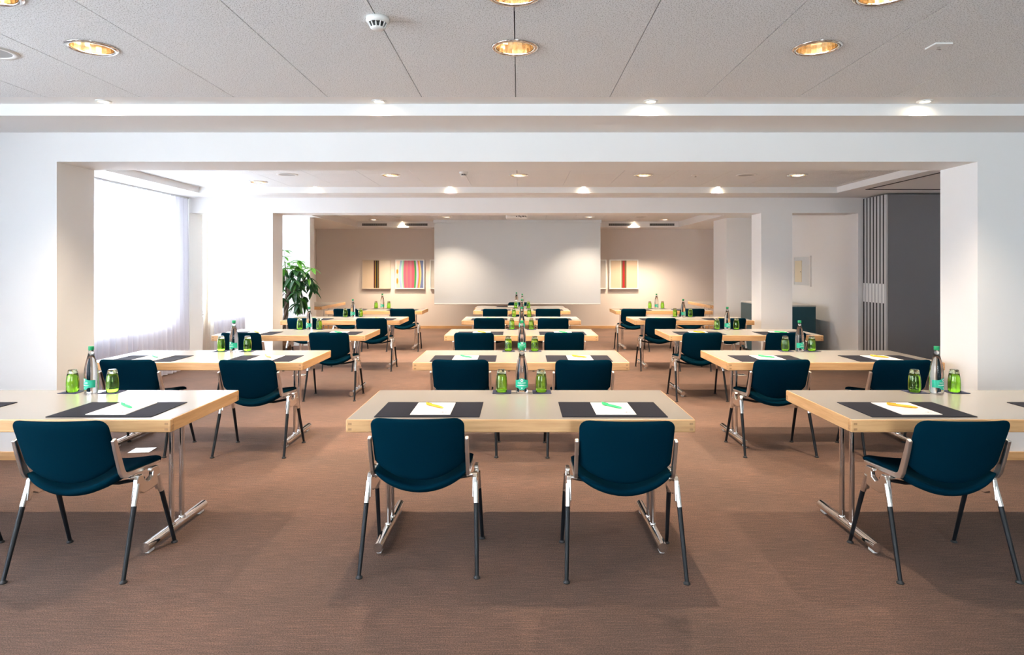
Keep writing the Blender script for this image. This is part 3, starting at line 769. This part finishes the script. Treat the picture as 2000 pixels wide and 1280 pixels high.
def chair_proto():
    root = link('stacking_chair', None)
    def backf(u, v_):
        W = 0.228; x = u * (W - 0.004 * (1 - v_) * 0.5)
        ax = abs(x); r = 0.044
        zt = 0.792
        if ax > W - r: zt -= r - math.sqrt(max(0, r * r - (ax - W + r) ** 2))
        zb = 0.464 + 0.095 * abs(u) ** 2.2
        z = zb + (zt - zb) * (v_ + 1) / 2
        y = -0.165 - 0.36 * (z - 0.47) + 0.045 * u * u - 0.015 - 0.05 * max(0, (z - 0.60)) ** 1.2 * u * u
        return (x, y, z)
    pillow(backf, 24, 18, 0.034).build('backrest', 'teal_fabric', root, fix=True)
    def seatf(u, v_):
        W = 0.232 + 0.012 * (v_ + 1) / 2; r = 0.06
        x = u * W; ax = abs(x)
        y1 = 0.225; y0 = -0.205 + 0.05 * abs(u) ** 3
        if ax > W - r: y1 -= r - math.sqrt(max(0, r * r - (ax - W + r) ** 2))
        y = y0 + (y1 - y0) * (v_ + 1) / 2
        t = (y + 0.205) / 0.43
        z = 0.408 + 0.058 * t + (0.098 * (1 - t) + 0.020 * t) * abs(u) ** 2.0
        z += 0.022 * max(0, 1 - t / 0.16) ** 2
        z -= 0.035 * max(0, (t - 0.86) / 0.14) ** 2
        return (x, y, z)
    pillow(seatf, 24, 20, 0.046).build('seat', 'teal_fabric', root, fix=True)
    for s_ in (-1, 1):
        # bent bar: upright beside the backrest, then seat rail
        path = [(-0.222, 0.688), (-0.200, 0.62), (-0.176, 0.555), (-0.162, 0.517), (-0.147, 0.494), (-0.12, 0.484), (0.05, 0.474), (0.165, 0.470)]
        hw_ = [0.013, 0.0155, 0.017, 0.018, 0.017, 0.013, 0.011, 0.007]
        top = []; bot = []
        for i, (y, z) in enumerate(path):
            a = Vector(path[max(i - 1, 0)]); b_ = Vector(path[min(i + 1, len(path) - 1)])
            d = (b_ - a).normalized(); nn = Vector((-d.y, d.x))
            top.append((y + nn.x * hw_[i], z + nn.y * hw_[i])); bot.append((y - nn.x * hw_[i], z - nn.y * hw_[i]))
        x = s_ * 0.238
        o = MB().prism_x(top + bot[::-1], x - 0.009, x + 0.009).build('arm_bracket', 'brushed_aluminium', root, fix=True); bevel(o, 0.004)
        poly = [(-0.118, 0.352), (-0.100, 0.452), (-0.085, 0.470), (-0.055, 0.470), (-0.030, 0.432), (0.0, 0.418), (0.035, 0.432), (0.040, 0.455), (0.018, 0.462), (0.028, 0.476),
                (0.088, 0.472), (0.098, 0.455), (0.120, 0.345), (0.094, 0.340), (0.082, 0.372), (0.04, 0.366), (-0.04, 0.366), (-0.078, 0.384), (-0.091, 0.350)]
        x = s_ * 0.268
        sf = MB().prism_x(poly, x - 0.012, x + 0.012).build('side_frame', 'cast_aluminium', root, fix=True); bevel(sf, 0.005)
        MB().tube([(s_ * 0.2765, -0.125, 0.330), (s_ * 0.272, -0.088, 0.430)], [0.0135, 0.015], 12).build('leg_socket', 'cast_aluminium', sf)
        MB().tube([(s_ * 0.2765, 0.118, 0.326), (s_ * 0.272, 0.088, 0.420)], [0.0135, 0.014], 12).build('leg_socket', 'cast_aluminium', sf)
        MB().tube([(s_ * 0.270, -0.072, 0.458), (s_ * 0.225, -0.075, 0.456)], 0.011, 10).build('seat_lug', 'cast_aluminium', sf)
        for (ft, tp_) in ((-0.228, -0.120), (0.228, 0.115)):
            lg = MB().tube([(s_ * 0.288, ft, 0.012), (s_ * 0.2765, tp_, 0.340)], [0.0100, 0.0125], 12).build('leg', 'black_paint', root)
            MB().lathe([(0.0, 0.0), (0.017, 0.0), (0.017, 0.006), (0.010, 0.012), (0.008, 0.018)], 14, c=(s_ * 0.288, ft, 0)).build('foot_glide', 'black_rubber', lg, fix=True)
    MB().tube([(-0.235, 0.03, 0.420), (-0.1, 0.04, 0.392), (0.1, 0.04, 0.392), (0.235, 0.03, 0.420)], 0.010, 8).build('cross_bar', 'black_paint', root)
    return root
CP = chair_proto()
CHX = {('window', 0): [-3.148, -2.19], ('centre', 0): [-0.492, 0.523], ('right', 0): [2.12, 3.12],
       ('window', 1): [-3.12, -2.16], ('centre', 1): [-0.464, 0.516], ('right', 1): [2.10, 3.06],
       ('window', 2): [-3.16, -2.17], ('centre', 2): [-0.507, 0.52], ('right', 2): [2.09, 3.05],
       ('window', 3): [-3.19, -2.17], ('centre', 3): [-0.435, 0.51], ('right', 3): [2.10, 3.12],
       ('window', 4): [-3.15, -2.13], ('centre', 4): [-0.43, 0.54], ('right', 4): [2.10, 3.17]}
CHY = {('centre', 0, 0): 3.33, ('centre', 0, 1): 3.277}
CHR = {('centre', 0, 1): -0.02, ('window', 2, 1): 0.02, ('window', 1, 0): -0.02}
n = 0
SEAT = {'window': ['left seat', 'aisle seat'], 'centre': ['left seat', 'right seat'], 'right': ['aisle seat', 'right seat']}
for (r, c, x, y) in TABLES:
    for k in range(2):
        yy = CHY.get((c, r, k), y + (0.015 if r == 0 else 0.055 + 0.015 * math.sin(r * 3 + k * 2)))
        rz = CHR.get((c, r, k), 0.012 * math.sin(r * 5 + k * 3 + x))
        place(CP, n > 0, (CHX[(c, r)][k], yy, 0), rz, 'dark teal upholstered chair, %s of the %s %s table' % (SEAT[c][k], RN[r], CN[c]), 'chair', 'teal chairs at the tables'); n += 1
place(CP, True, (0.0, SPY + TD + 0.13, 0), math.pi, 'dark teal chair behind the speaker table facing the rows', 'chair', 'teal chairs at the tables')

# ------------------------------------------------------------------ things on the tables
Z0 = TZ + 0.0006
def pad_proto():
    o = MB().bbox(-0.276, 0.276, -0.184, 0.184, 0.0, 0.004, 0.0015).mesh('desk_pad', 'charcoal_leather')
    return link('desk_pad', o)
def paper_proto():
    root = link('notepad', None)
    MB().box(-0.106, 0.106, -0.149, 0.149, 0.0, 0.0035).build('sheets', 'notepaper', root)
    MB().box(0.056, 0.066, -0.108, -0.094, 0.0035, 0.0037).box(0.045, 0.051, -0.103, -0.099, 0.0035, 0.0037).box(0.071, 0.083, -0.104, -0.099, 0.0035, 0.0037).build('printed_logo', 'print_ink', root)
    mb = MB()
    for i in range(14): mb.box(0.010 + i * 0.0062, 0.0145 + i * 0.0062, -0.130, -0.1265, 0.0035, 0.0037)
    mb.build('printed_line', 'print_grey', root)
    return root
def pen_proto(material):
    root = link('ballpoint_pen', None)
    MB().tube([(-0.070, 0, 0.0066), (-0.062, 0, 0.0066), (0.045, 0, 0.0066), (0.066, 0, 0.0064), (0.076, 0, 0.0062)], [0.0055, 0.0066, 0.0066, 0.0045, 0.0012], 12).build('barrel', material, root)
    MB().bbox(-0.074, -0.030, -0.003, 0.003, 0.0125, 0.0155, 0.001).bbox(-0.076, -0.066, -0.0035, 0.0035, 0.004, 0.0155, 0.001).build('clip', material, root)
    return root
def coaster_proto():
    return link('coaster', MB().bbox(-0.058, 0.058, -0.056, 0.056, 0.0, 0.003, 0.001).mesh('coaster', 'navy_felt'))
def glass_proto():
    root = link('tumbler', None)
    H = 0.140
    outer = [(0.0318, 0.0), (0.0335, 0.0012), (0.0352, 0.022), (0.0358, 0.045), (0.0348, 0.072), (0.0318, 0.098), (0.0288, 0.116)]
    inner = [(0.0262, 0.112), (0.0292, 0.096), (0.0322, 0.070), (0.0333, 0.045), (0.0328, 0.022), (0.0313, 0.0012), (0.0318, 0.0)]
    MB().lathe(outer + [(0.0270, 0.1165)] + inner, 40, flute=(10, 0.0005)).build('bowl', 'green_glass', root, fix=True)
    MB().lathe([(0.0, 0.1170), (0.0287, 0.1170), (0.0276, 0.124), (0.0258, 0.133), (0.0240, H - 0.002), (0.021, H), (0.0, H - 0.002)], 40).build('thick_base', 'pale_glass', root, fix=True)
    return root
def bottle_proto():
    root = link('water_bottle', None)
    R = 0.0385
    MB().lathe([(0.0, 0.004), (0.026, 0.003), (0.034, 0.0), (R - 0.001, 0.006), (R, 0.02), (R, 0.120), (0.0365, 0.150), (0.032, 0.180), (0.025, 0.210), (0.0185, 0.235), (0.0, 0.235)], 32).build('body', 'clear_glass', root, fix=True)
    MB().lathe([(0.0183, 0.2355), (0.0145, 0.255), (0.0135, 0.272), (0.012, 0.272), (0.013, 0.255), (0.0168, 0.2355), (0.0183, 0.2355)], 28).build('neck', 'clear_glass', root, fix=True)
    MB().lathe([(0.0, 0.291), (0.0145, 0.291), (0.0155, 0.289), (0.0155, 0.268), (0.0142, 0.267), (0.0142, 0.2725), (0.0, 0.2725)], 28, flute=(28, 0.0003)).build('cap', 'bottle_cap_green', root, fix=True)
    RL = R + 0.0006
    def curved(fz0, fz1, a0, a1, n, r):
        vs = []; fs = []
        for i in range(n + 1):
            a = a0 + (a1 - a0) * i / n
            for z in (fz0(a), fz1(a)): vs.append((r * math.sin(a), -r * math.cos(a), z))
        for i in range(n): b_ = i * 2; fs.append((b_, b_ + 2, b_ + 3, b_ + 1))
        return MB().add(vs, fs, True)
    lb = curved(lambda a: 0.036 - 0.013 * math.exp(-(a / 0.55) ** 4), lambda a: 0.083 + 0.013 * math.exp(-(a / 0.5) ** 2), -1.75, 1.75, 40, RL).build('label', 'label_teal', root)
    rr = RL + 0.0003
    mts = [0.0, 0.002, 0.001, 0.003, 0.002, 0.005, 0.0035, 0.006, 0.003, 0.004, 0.0015, 0.002, 0.0005, 0.001, 0.0, 0.0]
    def mz(a): 
        t = (a + 0.85) / 1.7 * 14.99; i = int(max(0, min(14, t))); return 0.0505 + mts[i] * (1 - (t - i)) + mts[i + 1] * (t - i)
    curved(lambda a: 0.0492, mz, -0.85, 0.85, 45, rr).build('label_mountains', 'label_white', lb)
    def wrap(pts, fs, name, material, r): 
        return MB().add([(r * math.sin(x / r), -r * math.cos(x / r), z) for x, z in pts], fs).build(name, material, lb)
    def fan(cx, cz, rad, name, material, r, k=18, star=None):
        pts = [(cx, cz)]
        for i in range(k):
            q = rad if not star or i % 2 == 0 else rad * star
            pts.append((cx + q * math.sin(2 * math.pi * i / k), cz + q * math.cos(2 * math.pi * i / k)))
        return wrap(pts, [(0, 1 + i, 1 + (i + 1) % k) for i in range(k)], name, material, r)
    fan(0, 0.083, 0.0085, 'label_crest', 'label_white', rr)
    fan(0, 0.083, 0.0055, 'crest_star', 'label_dark', rr + 0.0003, 10, 0.5)
    # lettering bent around the bottle
    tc = bpy.data.curves.new('lettering', 'FONT'); tc.body = 'PASSUGGER'; tc.size = 0.0125; tc.align_x = 'CENTER'; tc.resolution_u = 2
    to = bpy.data.objects.new('lettering_source', tc); COL.objects.link(to)
    bpy.context.view_layer.update()
    me = bpy.data.meshes.new_from_object(to.evaluated_get(bpy.context.evaluated_depsgraph_get()))
    bpy.data.objects.remove(to)
    for v_ in me.vertices:
        x, z = v_.co.x * 0.78, v_.co.y + 0.0615
        v_.co = (rr * math.sin(x / rr), -rr * math.cos(x / rr), z)
    me.name = 'label_lettering'; me.materials.clear(); me.materials.append(MATS['label_white'])
    link('label_lettering', me, lb)
    fan(0, 0.035, 0.0040, 'label_seal', 'label_white', rr, 12)
    return root
PAD, PAPER, PENO, PENG, COAST, GLASS, BOTTLE = pad_proto(), paper_proto(), pen_proto('orange_plastic'), pen_proto('green_plastic'), coaster_proto(), glass_proto(), bottle_proto()
used = set()
def put(proto, loc, rz, label, cat, group):
    o = place(proto, proto.name in used, loc, rz, label, cat, group); used.add(proto.name); return o
PENS = {('window', 0): 'gg', ('centre', 0): 'og', ('right', 0): 'og', ('window', 1): 'go', ('centre', 1): 'go', ('right', 1): 'go', ('window', 2): 'og', ('centre', 2): 'og', ('right', 2): 'og',
        ('window', 3): 'go', ('centre', 3): 'go', ('right', 3): 'go', ('window', 4): 'go', ('centre', 4): 'og', ('right', 4): 'og'}
for (r, c, x, y) in TABLES:
    where = '%s %s table' % (RN[r], CN[c])
    for k in range(2):
        st = SEAT[c][k]
        px, py = x + (-0.49 if k == 0 else 0.495), y + 0.232
        rz = 0.006 * math.sin(r * 7 + k * 4 + x)
        put(PAD, (px, py, Z0), rz, 'charcoal desk pad at the %s of the %s' % (st, where), 'desk pad', 'charcoal desk pads')
        put(PAPER, (px + 0.012, py + 0.004, Z0 + 0.004), rz, 'white notepad on the desk pad, %s of the %s' % (st, where), 'notepad', 'white notepads')
        g_ = PENS[(c, r)][k] == 'g'
        put(PENG if g_ else PENO, (px + 0.014, py + 0.036, Z0 + 0.0076), -0.78 + 0.12 * math.sin(r * 3 + k * 5 + x), '%s pen on the notepad, %s of the %s' % ('green' if g_ else 'orange', st, where), 'pen', 'plastic pens')
        gx = x + (-0.115 if k == 0 else 0.135)
        gy = y + 0.728
        put(COAST, (gx, gy, Z0), 0.01 * math.sin(r + k), 'navy square coaster, %s of the bottle on the %s' % ('left' if k == 0 else 'right', where), 'coaster', 'navy coasters')
        put(GLASS, (gx - 0.003, gy + 0.004, Z0 + 0.003), 0.2 * r + k, 'upturned green tumbler, %s of the bottle on the %s' % ('left' if k == 0 else 'right', where), 'glass', 'green tumblers')
    put(BOTTLE, (x + 0.010, y + 0.715, Z0), {'window': -0.55, 'centre': 0.0, 'right': 0.5}[c] + 0.1 * math.sin(r * 2.3) * (r > 0), 'water bottle with green cap and teal label, %s' % where, 'bottle', 'water bottles')
put(BOTTLE, (-0.045, SPY + 0.62, Z0), 0.3, 'water bottle on the speaker table before the screen', 'bottle', 'water bottles')
put(PAD, (-0.18, SPY + 0.55, Z0), 0.02, 'charcoal desk pad on the speaker table', 'desk pad', 'charcoal desk pads')
put(PAPER, (-0.12, SPY + 0.55, Z0 + 0.004), 0.02, 'white notepad on the speaker table', 'notepad', 'white notepads')

# ------------------------------------------------------------------ floor boxes
def floor_box():
    root = link('floor_outlet', None)
    MB().bbox(-0.085, 0.085, -0.07, 0.07, 0.0, 0.005, 0.002).build('plate', 'brushed_aluminium', root)
    MB().bbox(-0.065, 0.065, -0.05, 0.05, 0.005, 0.008, 0.001).build('lid', 'cast_aluminium', root)
    return root
FB = floor_box()
put(FB, (-3.13, 5.28, 0), 0.1, 'metal floor outlet plate under the second row window-side table', 'floor outlet', 'floor outlet plates')
put(FB, (-3.12, 9.05, 0), 0.0, 'metal floor outlet plate between third and fourth window-side tables', 'floor outlet', 'floor outlet plates')
put(FB, (3.15, 9.05, 0), 0.0, 'metal floor outlet plate between third and fourth right-hand tables', 'floor outlet', 'floor outlet plates')
